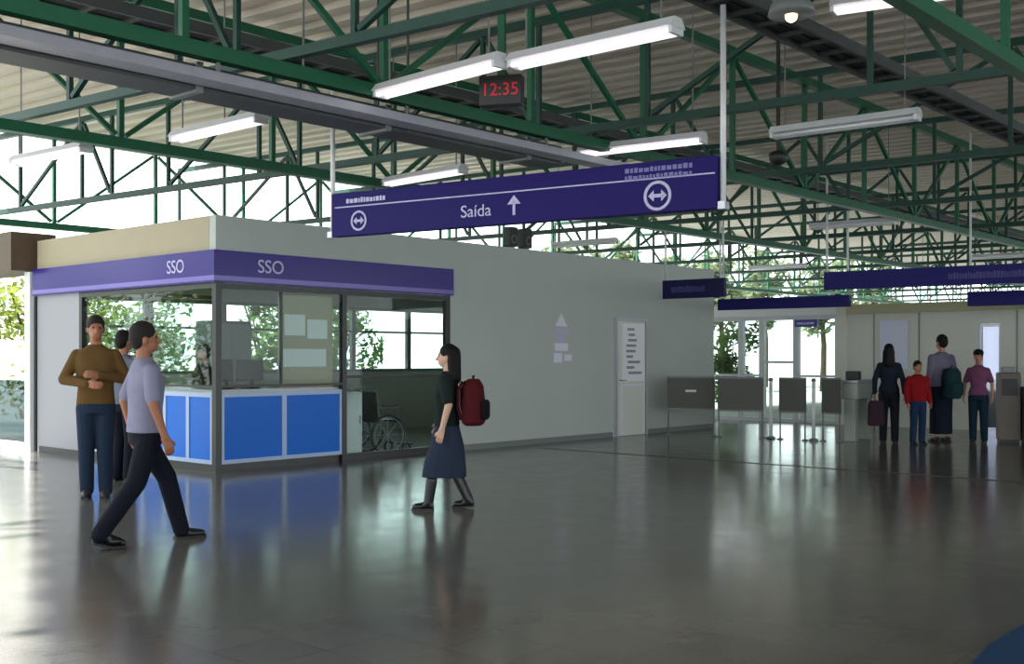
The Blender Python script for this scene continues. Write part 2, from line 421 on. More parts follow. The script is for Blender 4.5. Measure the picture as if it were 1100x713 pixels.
# ------------------------------------------------------------------ roof trusses
CH, WEB = 0.115, 0.06
def uweb(bot, top, w):
    return MB().bar(bot, top, w)
def make_utruss():
    root = empty('roof_truss', (0, 0, 0))
    L0, L1 = -7.4, 58.0
    MB().bar((L0, 0, ZB), (L1, 0, ZB), CH).build('bottom_chord', GREEN, root)
    MB().bar((L0, 0, ZT), (L1, 0, ZT), CH).build('top_chord', GREEN, root)
    vme = None; d1 = d2 = None
    z0, z1 = ZB+CH/2+.002, ZT-CH/2-.002
    x = -2.67-3*4.05+1.0; k = 0; idx = 0
    xs = []
    while x < L1:
        if x > L0: xs.append(x)
        x += 2.025
    for i, x in enumerate(xs):
        if vme is None:
            vme = MB().bar((0, 0, z0), (0, 0, z1), WEB, WEB).mesh('post'); vme.materials.append(GREEN)
        o = link('post', vme, root); o.location = (x, 0, 0)
        if i+1 < len(xs):
            if i % 2 == 0:
                if d1 is None:
                    d1 = MB().bar((.06, 0, z0+.03), (2.025-.06, 0, z1-.03), WEB*.85).mesh('diagonal'); d1.materials.append(GREEN)
                o = link('diagonal', d1, root)
            else:
                if d2 is None:
                    d2 = MB().bar((.06, 0, z1-.03), (2.025-.06, 0, z0+.03), WEB*.85).mesh('diagonal'); d2.materials.append(GREEN)
                o = link('diagonal', d2, root)
            o.location = (x, 0, 0)
    return root
ub = [-9.07, -4.5, -0.6, 3.6, 7.6]
ulab = ['nearest green lengthwise roof truss, its pale chord crossing the top right of the hall',
        'green lengthwise roof truss carrying the silver cable tray and dark duct',
        'green lengthwise roof truss passing above the front corner of the purple-banded booth',
        'green lengthwise roof truss above the rear part of the booth',
        'outermost green roof truss along the open roof edge, against the white sky']
ut = make_utruss()
uts = [ut] + [copy_tree(ut) for _ in range(3)]
for o, b, l in zip(uts, ub[:3]+ub[4:], ulab[:3]+ulab[4:]):
    place(o, C0 + VR*b, THETA); tag(o, l, 'roof truss', 'lengthwise green roof trusses')
# cross trusses
ZB2, ZT2 = 3.955, 5.26
VANG = math.atan2(VR.y, VR.x)
def make_vtruss(near):
    root = empty('cross_truss', (0, 0, 0))
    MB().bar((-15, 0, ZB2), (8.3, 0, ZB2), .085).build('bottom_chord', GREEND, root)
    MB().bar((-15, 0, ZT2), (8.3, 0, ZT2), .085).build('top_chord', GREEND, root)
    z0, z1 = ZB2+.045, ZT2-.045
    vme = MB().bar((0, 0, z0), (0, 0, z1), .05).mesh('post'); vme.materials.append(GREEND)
    def dg(dx, up):
        me = MB().bar((.05 if dx > 0 else -.05, 0, z0+.03 if up else z1-.03), (dx-.05 if dx > 0 else dx+.05, 0, z1-.03 if up else z0+.03), .05).mesh('diagonal'); me.materials.append(GREEND); return me
    da = dg(.8, True)
    bb = [-13.3] + ub
    for i, b in enumerate(bb):
        for off in (-.7, .7, 1.5):
            if b+off < -15 or b+off > 8.3 or (off == 1.5 and i == len(bb)-1): continue
            o = link('post', vme, root); o.location = (b+off, 0, 0)
        if i < len(bb)-1:
            o = link('diagonal', da, root); o.location = (b+.7, 0, 0)
            o = link('diagonal', dg(bb[i+1]-.7-(b+1.5), False), root); o.location = (b+1.5, 0, 0)
    return root
va = [-2.67 + 4.05*i for i in range(15)]
vt = make_vtruss(True)
vts = [vt] + [copy_tree(vt) for _ in va[1:]]
vl = ['dark green cross truss rising to the top edge above the digital clock',
      'dark green cross truss just beyond the hanging Saída sign',
      'dark green cross truss over the middle of the long pale wall',
      'dark green cross truss above the white service door',
      ] + ['dark green cross truss in the dense far tangle of roof steel']*11
for o, a, l in zip(vts, va, vl):
    place(o, C0 + U*a, VANG); tag(o, l, 'roof truss', 'far cross trusses' if 'tangle' in l else 'near cross trusses')

# long services under the roof
def rail(name, b, z, w, h, material, a0, a1, label, cat, group=None):
    e = empty(name, C0 + VR*b + Vector((0, 0, z)), THETA, label, cat, group); return e
e = rail('cable_tray', -4.42, 3.585, 0, 0, None, 0, 0, 'silver cable tray under the green lengthwise truss above the booth counter', 'cable tray')
q = MB(); q.box(-5.8, 2.6, -.11, .11, 0, .012); q.box(-5.8, 2.6, -.11, -.098, .012, .075); q.box(-5.8, 2.6, .098, .11, .012, .075); q.build('tray', STEEL, e)
for k in range(4): MB().box(-5.4+k*2.0, -5.37+k*2.0, -.09, -.07, .013, .155).build('hanger', GREY, e)
e = rail('ventilation_duct', -4.08, 3.56, 0, 0, None, 0, 0, 'dark grey boxy ventilation duct running beside the silver cable tray', 'duct')
q = MB(); q.box(-5.8, 1.2, -.18, .18, 0, .20); q.build('duct', DUCT, e)
for k in range(4): MB().box(-5.4+k*2.0, -5.34+k*2.0, -.20, .20, -.02, .22).build('flange', GREY, e)
for k in range(2):
    for s in (-.21, .21): MB().box(-5.2+k*4.05, -5.18+k*4.05, s-.008, s+.008, .0, 2.0).build('hanger_rod', DUCT, e)
for b, l in ((-2.6, 'dark cable ladder carrying the left pole of the Saída sign'), (-6.96, 'dark cable ladder carrying the right pole of the Saída sign')):
    e = rail('cable_ladder', b, 4.50, 0, 0, None, 0, 0, l, 'cable ladder', 'cable ladders')
    q = MB(); q.box(-6.5, 30, -.20, -.16, 0, .11); q.box(-6.5, 30, .16, .20, 0, .11); q.build('side_rail', DUCT, e)
    q = MB()
    for k in range(82): q.box(-6.4+k*.44, -6.34+k*.44, -.16, .16, .02, .05)
    q.build('rungs', DUCT, e)
    q = MB(); q.box(-6.5, 30, -.12, -.02, .05, .10); q.box(-6.5, 30, 0.0, .13, .05, .09); q.build('cables', DARK, e)

# fluorescent battens along the roof's cross direction
def make_lamp(lit):
    root = empty('batten_light', (0, 0, 0))
    q = MB(); q.add([(-.76, -.05, .10), (.76, -.05, .10), (.76, .05, .10), (-.76, .05, .10), (-.76, -.10, .03), (.76, -.10, .03), (.76, .10, .03), (-.76, .10, .03)],
                    [(0,1,2,3), (7,6,5,4), (0,4,5,1), (1,5,6,2), (2,6,7,3), (3,7,4,0)]); q.build('housing', WHITE, root)
    for y in ((-.05, .05)):
        MB().tube([(-.72, y, .0), (.72, y, .0)], .019, 10).build('tube', TUBE if lit else WHITE, root, True)
    for x in (-.74, .74): MB().box(x-.015, x+.015, -.08, .08, -.02, .03).build('lamp_holder', WHITE, root)
    for x in (-.62, .62): MB().bar((x, 0, .10), (x, 0, ZD-3.77), .012).build('hanger_rod', GREY, root)
    return root
L1 = make_lamp(True); L0 = make_lamp(False)
ZL = 3.75
lamps = [((406, 104), (541, 69), 1, 'lit white batten light left of the red digital clock'),
         ((560, 70), (717, 36), 1, 'largest lit white batten light, right of the red digital clock'),
         ((185, 152), (285, 129), 1, 'lit batten light above the left side of the booth'),
         ((893, 13), (1005, -3), 1, 'lit batten light at the top edge right of the warm lamp'),
         ((408, 200), (507, 183), 1, 'dim batten light just above the left half of the Saída sign'),
         ((628, 166), (752, 152), 1, 'batten light just above the right half of the Saída sign'),
         ((832, 147), (985, 127), 0, 'unlit grey batten light under the dark cross truss right of the sign pole'),
         ((10, 178), (100, 160), 1, 'pale batten light at the left edge above the booth')]
first = {0: True, 1: True}
for (p, q_, lit, lab) in lamps:
    pts = []; ZL = 4.4 if 'top edge right' in lab else 3.75
    for (px, py) in (p, q_):
        Y = F*(ZL-EYE)/(HY-py); pts.append(at(px, Y, ZL))
    c = (pts[0]+pts[1])/2; d = pts[1]-pts[0]
    if first[lit]: o = L1 if lit else L0; first[lit] = False
    else: o = copy_tree(L1 if lit else L0)
    if ZL > 4:
        c = pts[0] + d.normalized()*.76
        for ch in o.children:
            if ch.name.startswith('hanger_rod'): ch.scale.z = (ZD-.02-ZL)/(ZD-3.77)
    place(o, c, math.atan2(d.y, d.x))
    for ch in o.children:
        if ch.name.startswith('hanger_rod'):
            for _ in range(6):
                x0 = sum(v.co.x for v in ch.data.vertices)/len(ch.data.vertices)
                w = c + d.normalized()*(x0+ch.location.x) - C0
                b_ = (U.x*w.y - U.y*w.x)/(U.x*VR.y - U.y*VR.x)
                if min(abs(b_+2.6), abs(b_+6.96)) < .26: ch.location.x += .12 if x0 < 0 else -.12
    tag(o, lab, 'ceiling light', 'batten lights under the roof')
far = []
for a in (8.5, 16.6, 24.7):
    for b in (-8.1, -3.6, 1.9):
        far.append((a, b))
for (a, b) in far:
    o = copy_tree(L0); place(o, G(a+1.6, b, 3.72), VANG); tag(o, 'small distant batten light among the far roof trusses', 'ceiling light', 'far batten lights')

# warm pendant at the top
e = empty('high_bay_lamp', at(850, 9.0, zat(20, 9.0)), 0, 'grey high-bay lamp with a warm glowing bulb at the top of the hall', 'ceiling light')
q = MB(); q.lathe([(.19, .03), (.17, .10), (.09, .24), (.06, .30), (.055, .42)], 20); q.build('reflector', GREY, e, True)
MB().ball((0, 0, .02), .05, .05, .05).build('bulb', WARM, e, True)
MB().tube([(0, 0, .42), (0, 0, 5.5-zat(20, 9.0))], .015).build('stem', GREY, e)

# LED clock
Yc = 9.4; zc = zat(114, Yc)
e = empty('digital_clock', at(539, Yc, zc), -0.25, 'small black hanging digital clock with red figures', 'clock')
MB().box(-.185, .185, -.06, .06, 0, .25).build('case', DARK, e, bevel=.008)
text('12:35', .15, LEDRED, e, (0, -.064, .125), name='digits')
MB().box(-.03, .03, -.03, .03, .25, 5.4-zc).build('pole', GREEN, e)

# dome camera hanging right of the sign pole
Yc = 12.0; zc = zat(178, Yc)
e = empty('hanging_camera', at(836, Yc, zc), 0, 'small black surveillance camera hanging on a dark rod right of the sign', 'camera')
q = MB(); q.lathe([(.02, .0), (.08, .03), (.10, .08), (.10, .13), (.05, .16)], 16); q.build('housing', DARK, e, True)
MB().tube([(0, 0, .16), (0, 0, 5.5-zc)], .022).build('rod', DARK, e)
# white box beside the sign's left pole
Yc = 11.3; zc = zat(122, Yc)
e = empty('junction_box', at(326, Yc, zc), THETA, 'small pale junction box hanging under the dark duct left of the sign pole', 'box')
MB().box(-.10, .10, -.09, .09, 0, .17).build('box', OFFW, e, bevel=.008)
MB().tube([(0, 0, .17), (0, 0, 5.5-zc)], .012).build('rod', GREY, e)

# ------------------------------------------------------------------ hanging signs
def roundel(parent, x, z, r, y=-.064):
    q = MB(); q.ring((0, 0, 0), (0, 1, 0), r, r*.13, 28, 6); o = q.build('emblem_ring', LAVEND, parent, True); o.location = (x, y, z); o.scale = (1, .25, 1)
    q = MB(); q.box(-r*.55, r*.55, -.003, .003, -r*.13, r*.13); q.add([(-r*.75, -.003, 0), (-r*.3, -.003, r*.42), (-r*.3, -.003, -r*.42), (-r*.75, .003, 0), (-r*.3, .003, r*.42), (-r*.3, .003, -r*.42)], [(0,1,2), (5,4,3), (0,3,4,1), (1,4,5,2), (2,5,3,0)])
    q.add([(r*.75, -.003, 0), (r*.3, -.003, r*.42), (r*.3, -.003, -r*.42), (r*.75, .003, 0), (r*.3, .003, r*.42), (r*.3, .003, -r*.42)], [(2,1,0), (3,4,5), (0,1,4,3), (1,2,5,4), (2,0,3,5)])
    o = q.build('emblem', LAVEND, parent); o.location = (x, y, z)
SL = Vector((-1.90, 11.9, 2.73)); SR = Vector((1.80, 9.6, 2.73)); SW = (SR-SL).length
sg = empty('hanging_sign', (SL+SR)/2, math.atan2(SR.y-SL.y, SR.x-SL.x), 'long navy hanging sign reading Saída with an arrow, hung from two white poles', 'sign')
h = SW/2
MB().box(-h, h, -.06, .06, 0, .46).build('panel', NAVY, sg, bevel=.006)
MB().box(-h+.05, h-.02, -.0635, -.0605, .30, .312).build('stripe', LAVEND, sg)
text('Saída', .17, LAVEND, sg, (-.32, -.064, .145), sx=1.05)
q = MB(); q.box(-.014, .014, -.002, .002, -.09, .05); q.add([(-.075, -.002, .015), (0, -.002, .10), (.075, -.002, .015), (-.075, .002, .015), (0, .002, .10), (.075, .002, .015)], [(2,1,0), (3,4,5), (0,1,4,3), (1,2,5,4), (2,0,3,5)])
o = q.build('arrow', LAVEND, sg); o.location = (.12, -.063, .17)
roundel(sg, -1.80, .15, .095); roundel(sg, 1.62, .15, .12)
def smudge(parent, x0, x1, z, hh, nrow, material, y=-.0625):
    for r in range(nrow):
        q = MB(); x = x0
        while x < x1:
            w = .018 + random.random()*.03; zz = z - r*hh*1.5
            q.box(x, min(x+w, x1), y-.001, y+.001, zz-hh/2, zz+hh/2*(.5+random.random()*.5)); x += w+.012
        q.build('small_print', material, parent)
smudge(sg, -1.97, -1.45, .37, .055, 1, LAVEND); smudge(sg, 1.30, 1.95, .395, .045, 2, mat('dim_letter', (120, 112, 176), .5))
for x, nm in ((-h-.032, 'pole'), (h+.032, 'pole')):
    MB().tube([(x, 0, 0.0 if x < 0 else .02), (x, 0, 4.49-2.73)], .026, 12).build('pole', WHITE, sg, True)
    q = MB(); q.box(x-.035, x+.035, -.05, .05, -.005, .06); q.build('bracket', ALU, sg)

def far_sign(pl, pr, z0, z1, label, material, zpole, marks=()):
    d = pr-pl; L = d.length
    e = empty('hanging_sign', (pl+pr)/2 + Vector((0, 0, z0)), math.atan2(d.y, d.x), label, 'sign')
    MB().box(-L/2, L/2, -.05, .05, 0, z1-z0).build('panel', material, e, bevel=.005)
    for x in (-L/2+.04, L/2-.04): MB().tube([(x, 0, z1-z0), (x, 0, zpole-z0)], .02).build('pole', WHITE, e, True)
    for (x0, x1) in marks: smudge(e, x0*L, x1*L, (z1-z0)*.5, (z1-z0)*.35, 1, mat('faint_letter', (64, 60, 128), .5), -.053)
    return e
NAVY2 = mat('navy_panel_far', (38, 34, 108), .5, spec=0.15)
far_sign(at(713, 20.7), at(779, 19.9), zat(320, 20.3), zat(300, 20.3), 'short dark navy sign hanging before the far end of the long pale wall', mat('dark_navy', (34, 32, 78), .5, spec=0.15), 3.90, ((-.35, .2),))
far_sign(at(772, 22.3), at(913, 20.6), 2.38, 2.60, 'thin purple sign band hanging over the glazed far entrance', NAVY2, 5.5, ())
pl = at(886, 19.3); far_sign(pl, pl - VR*5.2, 2.61, 2.92, 'long blue sign hanging on white poles above the waiting group', NAVY2, 5.5, ((-.1, .2),))
pl = at(1040, 20.0); far_sign(pl, pl - VR*3.2, 2.36, 2.62, 'lower blue sign at the right edge below the long blue sign', NAVY2, 5.5, ())

# small blue sign at the entrance
e = wb(empty('door_sign', W0, 0, 'small blue plate sign fixed beside the glazed entrance door', 'sign'))
MB().box(.42, .95, -.03, .015, 2.10, 2.26).build('plate', mat('blue_plate', (70, 70, 150), .4), e)
smudge(e, .48, .88, 2.18, .05, 1, LAVEND, -.032)

# ------------------------------------------------------------------ booth: fascia, counter, contents
e = empty('fascia_sign', C0, THETA, 'purple fascia band reading SSO around the two glazed faces of the booth', 'sign')
q = MB(); q.box(-.07, TW, -.07, .0, 2.38, 2.78); q.box(-.07, .0, 0.0, 4.80, 2.38, 2.78); q.build('band', PURPLE, e)
q = MB(); q.box(-.078, TW, -.078, -.071, 2.40, 2.46); q.box(-.078, -.071, -.071, 4.80, 2.40, 2.46); q.build('lower_sheen', mat('lavender_sheen', (110, 94, 186), .25), e)  # gloss along the band's lower edge, painted as a lighter strip
text('SSO', .24, LAVEND, e, (.78, -.0735, 2.60)); text('SSO', .24, LAVEND, e, (-.0735, .80, 2.60), rz=-PI/2)

e = empty('service_counter', C0, THETA, 'blue panelled service counter with pale frames wrapping the booth corner', 'counter')
q = MB(); q.box(.09, 2.02, .10, .60, .98, 1.03); q.box(.10, .60, .60, 3.39, .98, 1.03); q.build('worktop', mat('counter_top', (196, 202, 206), .3), e)
q = MB(); q.box(.09, 2.02, .05, .10, 0, .10); q.box(.05, .09, .09, 3.39, 0, .10); q.build('plinth', BLACKF, e)
def cpanel(axis, s0, s1):
    q = MB()
    for (a0, a1, z0, z1) in ((s0, s0+.035, .10, 1.0), (s1-.035, s1, .10, 1.0), (s0+.035, s1-.035, .10, .15), (s0+.035, s1-.035, .94, 1.0)):
        if axis == 'u': q.box(a0, a1, .0, .05, z0, z1)
        else: q.box(.0, .05, a0, a1, z0, z1)
    q.build('panel_frame', mat('pale_blue_frame', (170, 190, 220), .3), e)
    q = MB()
    if axis == 'u': q.box(s0+.035, s1-.035, .012, .045, .15, .94)
    else: q.box(.012, .045, s0+.035, s1-.035, .15, .94)
    q.build('panel', BLUE, e)
cpanel('u', .09, 1.05); cpanel('u', 1.05, 2.02)
for k in range(6): cpanel('v', .09+k*.55, .09+(k+1)*.55)
# notice board standing behind the right counter glass
e = empty('notice_board', B(1.07, .14, 1.035), THETA, 'beige notice board with white notices behind the booth glass', 'notice board')
MB().box(0, .90, 0, .03, 0, 1.24).build('board', BEIGE, e)
for (x0, x1, z0, z1) in ((.08, .42, .70, .98), (.46, .80, .66, .92), (.06, .78, .28, .52)):
    MB().box(x0, x1, -.008, -.001, z0, z1).build('notice', WHITE, e)
q = MB(); q.box(0, .03, .031, .25, 0, .02); q.box(.87, .90, .031, .25, 0, .02); q.build('foot', GREY, e)
# monitors on the counter
def make_monitor():
    r = empty('computer_monitor', (0, 0, 0))
    MB().box(-.22, .22, -.02, .02, .10, .38).build('screen', DARK, r, bevel=.008)
    MB().box(-.03, .03, .015, .045, .01, .2).build('stand', DARK, r); MB().box(-.11, .11, -.06, .09, 0, .012).build('base', DARK, r)
    return r
mo = make_monitor()
for i, (t, s, rz, l) in enumerate(((.36, .36, .5, 'black computer monitor on the counter just inside the booth corner'), (.80, .42, .1, 'black computer monitor on the counter beside the notice board'))):
    o = mo if i == 0 else copy_tree(mo); place(o, B(t, s, 1.032), THETA+PI+rz); tag(o, l, 'monitor', 'monitors on the booth counter')
# tall grey locker and open partition frame inside
e = empty('tall_locker', B(2.9, 4.15, 0), THETA, 'tall grey locker standing against the rear wall inside the booth', 'locker')
MB().box(-.40, .40, -.22, .22, .0, 2.05).build('body', GREY, e, bevel=.006)
for s in (-1, 1):
    d = MB().box(-.395 if s < 0 else .005, -.005 if s < 0 else .395, -.24, -.222, .05, 2.0).build('door', mat('locker_door', (150, 152, 150), .4), e)
    MB().box(s*.05-.01, s*.05+.01, -.26, -.241, 1.0, 1.15).build('handle', STEEL, d)
e = empty('partition_screen', B(.9, 3.1, 0), THETA, 'dark framed glass partition screen inside the booth', 'partition')
q = MB(); q.box(0, .05, -.03, .03, 0, 2.4); q.box(1.15, 1.2, -.03, .03, 0, 2.4); q.box(.05, 1.15, -.03, .03, 2.34, 2.4); q.box(.05, 1.15, -.03, .03, .9, .95); q.build('frame', BLACKF, e)
MB().box(.05, 1.15, -.005, .005, .95, 2.34).build('pane', GLASS, e); MB().box(.05, 1.15, -.01, .01, .02, .9).build('panel', GREY, e)
# low white cabinet beside the counter
e = empty('low_cabinet', B(2.34, .40, 0), THETA, 'low white cabinet behind the glass at the right end of the blue counter', 'cabinet')
MB().box(-.20, .20, -.22, .22, .06, .95).build('body', OFFW, e, bevel=.006); MB().box(-.18, .18, -.19, .2, 0, .06).build('plinth', BLACKF, e)
d = MB().box(-.185, .185, -.238, -.222, .10, .92).build('door', WHITE, e); MB().box(.13, .15, -.258, -.239, .5, .62).build('handle', STEEL, d)
# ceiling battens inside the booth
for i, (t, s, l) in enumerate(((1.2, 1.3, 'lit batten light on the ceiling inside the booth near its corner'), (3.2, 2.2, 'lit batten light on the booth ceiling above the wheelchairs'), (6.5, 2.2, 'lit batten light deep inside the booth'))):
    r = empty('batten_light', B(t, s, 2.63), THETA, l, 'ceiling light', 'batten lights inside the booth')
    MB().box(-.62, .62, -.06, .06, .03, .072).build('housing', WHITE, r); MB().tube([(-.58, 0, .012), (.58, 0, .012)], .018, 8).build('tube', TUBE, r, True)
# wheelchairs behind the glass
def make_wheelchair():
    r = empty('wheelchair', (0, 0, 0))
    for s in (-1, 1):
        w = MB().ring((0, s*.29, .30), (0, 1, 0), .285, .015, 28, 8).build('wheel', DARK, r, True)
        q = MB(); q.ring((0, s*.33, .30), (0, 1, 0), .25, .008, 24, 6); q.build('hand_rim', STEEL, w, True)
        q = MB()
        for k in range(8):
            an = PI*k/4; q.bar((0, s*.29, .30), (math.cos(an)*.28, s*.29, .30+math.sin(an)*.28), .008)
        q.build('spokes', STEEL, w)
        c = MB().ring((.36, s*.24, .085), (0, 1, 0), .07, .014, 16, 6).build('caster', DARK, r, True)
        q = MB(); q.tube([(-.16, s*.25, .95), (-.12, s*.25, .50), (-.02, s*.25, .30), (.36, s*.24, .17), (.36, s*.24, .09)], .014)
        q.tube([(-.14, s*.25, .70), (.22, s*.25, .70), (.26, s*.25, .48), (-.12, s*.25, .48)], .013); q.tube([(.26, s*.25, .48), (.42, s*.20, .16)], .013); q.tube([(-.16, s*.25, .95), (-.28, s*.25, .97)], .014)
        q.build('side_frame', GREY, r, True)
        MB().box(-.06, .20, s*.25-.03, s*.25+.03, .715, .745).build('armrest', DARK, r, bevel=.008)
        MB().box(.36, .52, s*.11-.08, s*.11+.08, .13, .145).build('footplate', DARK, r)
    MB().box(-.14, .26, -.235, .235, .48, .52).build('seat', DARK, r, bevel=.012)
    q = MB(); q.add([(-.12, -.24, .50), (-.12, .24, .50), (-.16, .24, .93), (-.16, -.24, .93), (-.15, -.24, .50), (-.15, .24, .50), (-.19, .24, .93), (-.19, -.24, .93)], [(3,2,1,0), (4,5,6,7), (0,1,5,4), (1,2,6,5), (2,3,7,6), (3,0,4,7)])
    q.build('backrest', DARK, r)
    return r
wc = make_wheelchair()
for i, (t, s, rz, l) in enumerate(((3.15, .55, -.15, 'dark folded-arm wheelchair behind the booth glass, the nearer one to the low cabinet'), (3.45, 1.55, 2.6, 'dark wheelchair standing deeper inside the booth, right behind the other wheelchair'))):
    o = wc if i == 0 else copy_tree(wc); place(o, B(t, s, 0), THETA+rz); tag(o, l, 'wheelchair', 'wheelchairs in the booth')
# emblem on the long wall
e = empty('wall_emblem', B(6.55, -.002, 1.35), THETA, 'white and lavender pictogram emblem on the long pale wall', 'emblem')
WE = mat('white_decal', (226, 224, 238), .5); LE = mat('lavender_decal', (190, 184, 216), .5)
def tri(q, x, z, w, hh): q.add([(x-w, -.006, z), (x+w, -.006, z), (x, -.006, z+hh), (x-w, -.001, z), (x+w, -.001, z), (x, -.001, z+hh)], [(0,1,2), (5,4,3), (0,3,4,1), (1,4,5,2), (2,5,3,0)])
q = MB(); tri(q, .28, .62, .16, .22); q.build('upper_mark', WE, e)
q = MB(); q.box(.10, .48, -.005, -.001, .50, .58); q.box(.20, .36, -.005, -.001, .36, .48); q.build('middle_mark', LE, e)
q = MB(); q.box(.08, .30, -.006, -.001, .0, .16); q.box(.36, .56, -.006, -.001, .03, .14); q.box(.10, .46, -.006, -.001, .20, .33); q.build('lower_mark', WE, e)
# loudspeakers on the booth wall
for i, (t, l) in enumerate(((5.62, 'left of two small dark loudspeakers on top of the long pale wall'), (5.98, 'right of two small dark loudspeakers on top of the long pale wall'))):
    r = empty('loudspeaker', B(t, .08, H), THETA, l, 'loudspeaker', 'loudspeakers on the wall top')
    MB().box(-.10, .10, -.08, .08, .02, .34).build('cabinet', DARK, r, bevel=.012); MB().box(-.05, .05, -.05, .05, 0, .02).build('foot', GREY, r)
    q = MB(); q.ring((0, -.082, .14), (0, 1, 0), .06, .008, 18, 6); q.build('cone', GREY, r, True)

# ------------------------------------------------------------------ barriers, turnstile, kiosks
bl = [(717, 768, 20.4, 'grey barrier panel with a small pale mark, against the long pale wall'),
      (771, 820, 19.8, 'widest grey barrier panel in front of the glazed entrance'),
      (837, 866, 19.3, 'grey barrier panel between two white-footed posts before the entrance door'),
      (883, 903, 18.9, 'narrow grey barrier panel next to the grey turnstile')]
for i, (x0, x1, Y, l) in enumerate(bl):
    p0 = at(x0, Y+.15); p1 = at(x1, Y-.15); d = p1-p0; L = d.length
    e = empty('crowd_barrier', (p0+p1)/2, math.atan2(d.y, d.x), l, 'barrier', 'grey barrier panels')
    MB().box(-L/2, L/2, -.015, .015, .50, 1.06).build('panel', BARR, e, bevel=.004)
    q = MB(); q.box(-L/2, L/2, -.02, .02, 1.06, 1.09); q.box(-L/2, L/2, -.02, .02, .47, .50); q.build('rail', GREY, e)
    for s in (-1, 1):
        pst = MB().tube([(s*(L/2-.02), 0, .02), (s*(L/2-.02), 0, .47)], .014).build('post', GREY, e, True)
        q = MB(); q.lathe([(.06, 0), (.055, .012), (.02, .025)], 14, (s*(L/2-.02), 0, 0)); q.build('foot', GREY, pst, True)
    if i == 0: MB().box(-.10, .10, -.018, -.0155, .80, .84).build('mark', OFFW, e)
# a free stanchion
for i, (px, Y, l) in enumerate(((828, 19.62, 'slim white stanchion post between the widest and middle barrier panels'), (874, 19.1, 'slim white stanchion post left of the narrow barrier panel'))):
    e = empty('stanchion', at(px, Y), 0, l, 'stanchion', 'white stanchions')
    MB().tube([(0, 0, .03), (0, 0, 1.02)], .03).build('post', WHITE, e, True); MB().lathe([(.085, 0), (.08, .02), (.04, .045)], 20).build('base', GREY, e, True); MB().lathe([(.04, 1.02), (.045, 1.05), (.03, 1.08)], 14).build('cap', GREY, e, True)
# turnstile
e = empty('turnstile', at(921, 19.3), RZ+.1, 'pale grey turnstile cabinet with rotating bars left of the waiting group', 'turnstile')
MB().box(-.14, .14, -.42, .42, .72, 1.0).build('body', mat('turnstile_grey', (150, 158, 150), .4), e, bevel=.02)
for yy in (-.32, .32): MB().box(-.10, .10, yy-.08, yy+.08, 0, .72).build('leg', mat('turnstile_grey', (150, 158, 150), .4), e, bevel=.012)
MB().box(-.16, .16, -.45, .45, 1.0, 1.05).build('lid', STEEL, e, bevel=.01)
q = MB(); q.box(-.11, .11, -.3, -.12, 1.05, 1.20); q.build('reader', DARK, e, bevel=.015)
for k in range(3):
    an = 2*PI*k/3+.5; MB().tube([(-.145, 0, .85), (-.60, math.cos(an)*.18, .85+math.sin(an)*.25)], .018).build('bar', STEEL, e, True)
# brown ticket kiosks right
for i, (px, Y, w, hh, m_, l) in enumerate(((1083, 18.7, .17, 1.18, KIOSK, 'brown upright ticket kiosk right of the waiting group'), (1110, 18.4, .17, .95, mat('kiosk_dark', (52, 50, 52), .5), 'dark low kiosk cut by the right edge beside the brown one'))):
    e = empty('ticket_kiosk', at(px, Y), -.3, l, 'kiosk', 'kiosks at the right')
    MB().box(-w, w, -.2, .2, .05, hh).build('body', m_, e, bevel=.012); MB().box(-w+.02, w-.02, -.18, .18, 0, .05).build('plinth', DARK, e)
    MB().box(-w+.05, w-.05, -.215, -.201, hh-.38, hh-.10).build('screen', DARK, e)
    MB().box(-.10, .10, -.1, .1, hh, hh+.10).build('top_box', GREY, e, bevel=.01)
# pale pillar poles near the group
# blue mat at bottom right
q = MB(); pts = [(at(1042, F*EYE/(716-HY))), at(1060, F*EYE/(697-HY)), at(1082, F*EYE/(682-HY)), at(1110, F*EYE/(668-HY)), at(1150, F*EYE/(660-HY)), at(1180, F*EYE/(760-HY)), at(1050, F*EYE/(760-HY))]
k = len(pts)
q.add([p + Vector((0, 0, .001)) for p in pts] + [p + Vector((0, 0, .012)) for p in pts], [tuple(range(k-1, -1, -1)), tuple(range(k, 2*k))] + [(i, (i+1) % k, (i+1) % k+k, i+k) for i in range(k)])
tag(q.build('floor_mat', BLUEMAT), 'dark blue floor mat at the bottom right corner of the floor', 'mat')

# ------------------------------------------------------------------ outside planting
def shrub(loc, hgt, rad, label, group, lm, nleaf=2600):
    e = empty('shrub', loc, 0, label, 'shrub', group)
    q = MB()
    for k in range(5):
        an = k*1.3; q.tube([(0, 0, 0), (math.cos(an)*rad*.3, math.sin(an)*rad*.3, hgt*.45), (math.cos(an)*rad*.55, math.sin(an)*rad*.55, hgt*.8)], .05, 6, .015)
    q.build('stems', BARK, e)
    q = MB(); cl = [(Vector((random.gauss(0, .45)*rad, random.gauss(0, .45)*rad, hgt*(.12+.8*random.random()))), rad*(.3+.25*random.random())) for _ in range(22)]
    for k in range(nleaf):
        c, r = random.choice(cl)
        d = Vector((random.gauss(0, 1), random.gauss(0, 1), random.gauss(0, 1))).normalized()
        p = c + d*r*(random.random()**.4); p.z = max(.1, min(hgt, p.z)); hr = math.hypot(p.x, p.y)
        if hr > rad*.98: p.x *= rad*.98/hr; p.y *= rad*.98/hr
        nx = Vector((random.gauss(0, 1), random.gauss(0, 1), random.gauss(0, .6))).normalized(); a = nx.cross(Vector((random.random(), random.random(), 1))).normalized()
        s = .07+.06*random.random()
        q.add([p-nx*s, p+a*s*.5, p+nx*s, p-a*s*.5], [(0, 1, 2, 3)])
    q.build('foliage', lm, e)
    return e
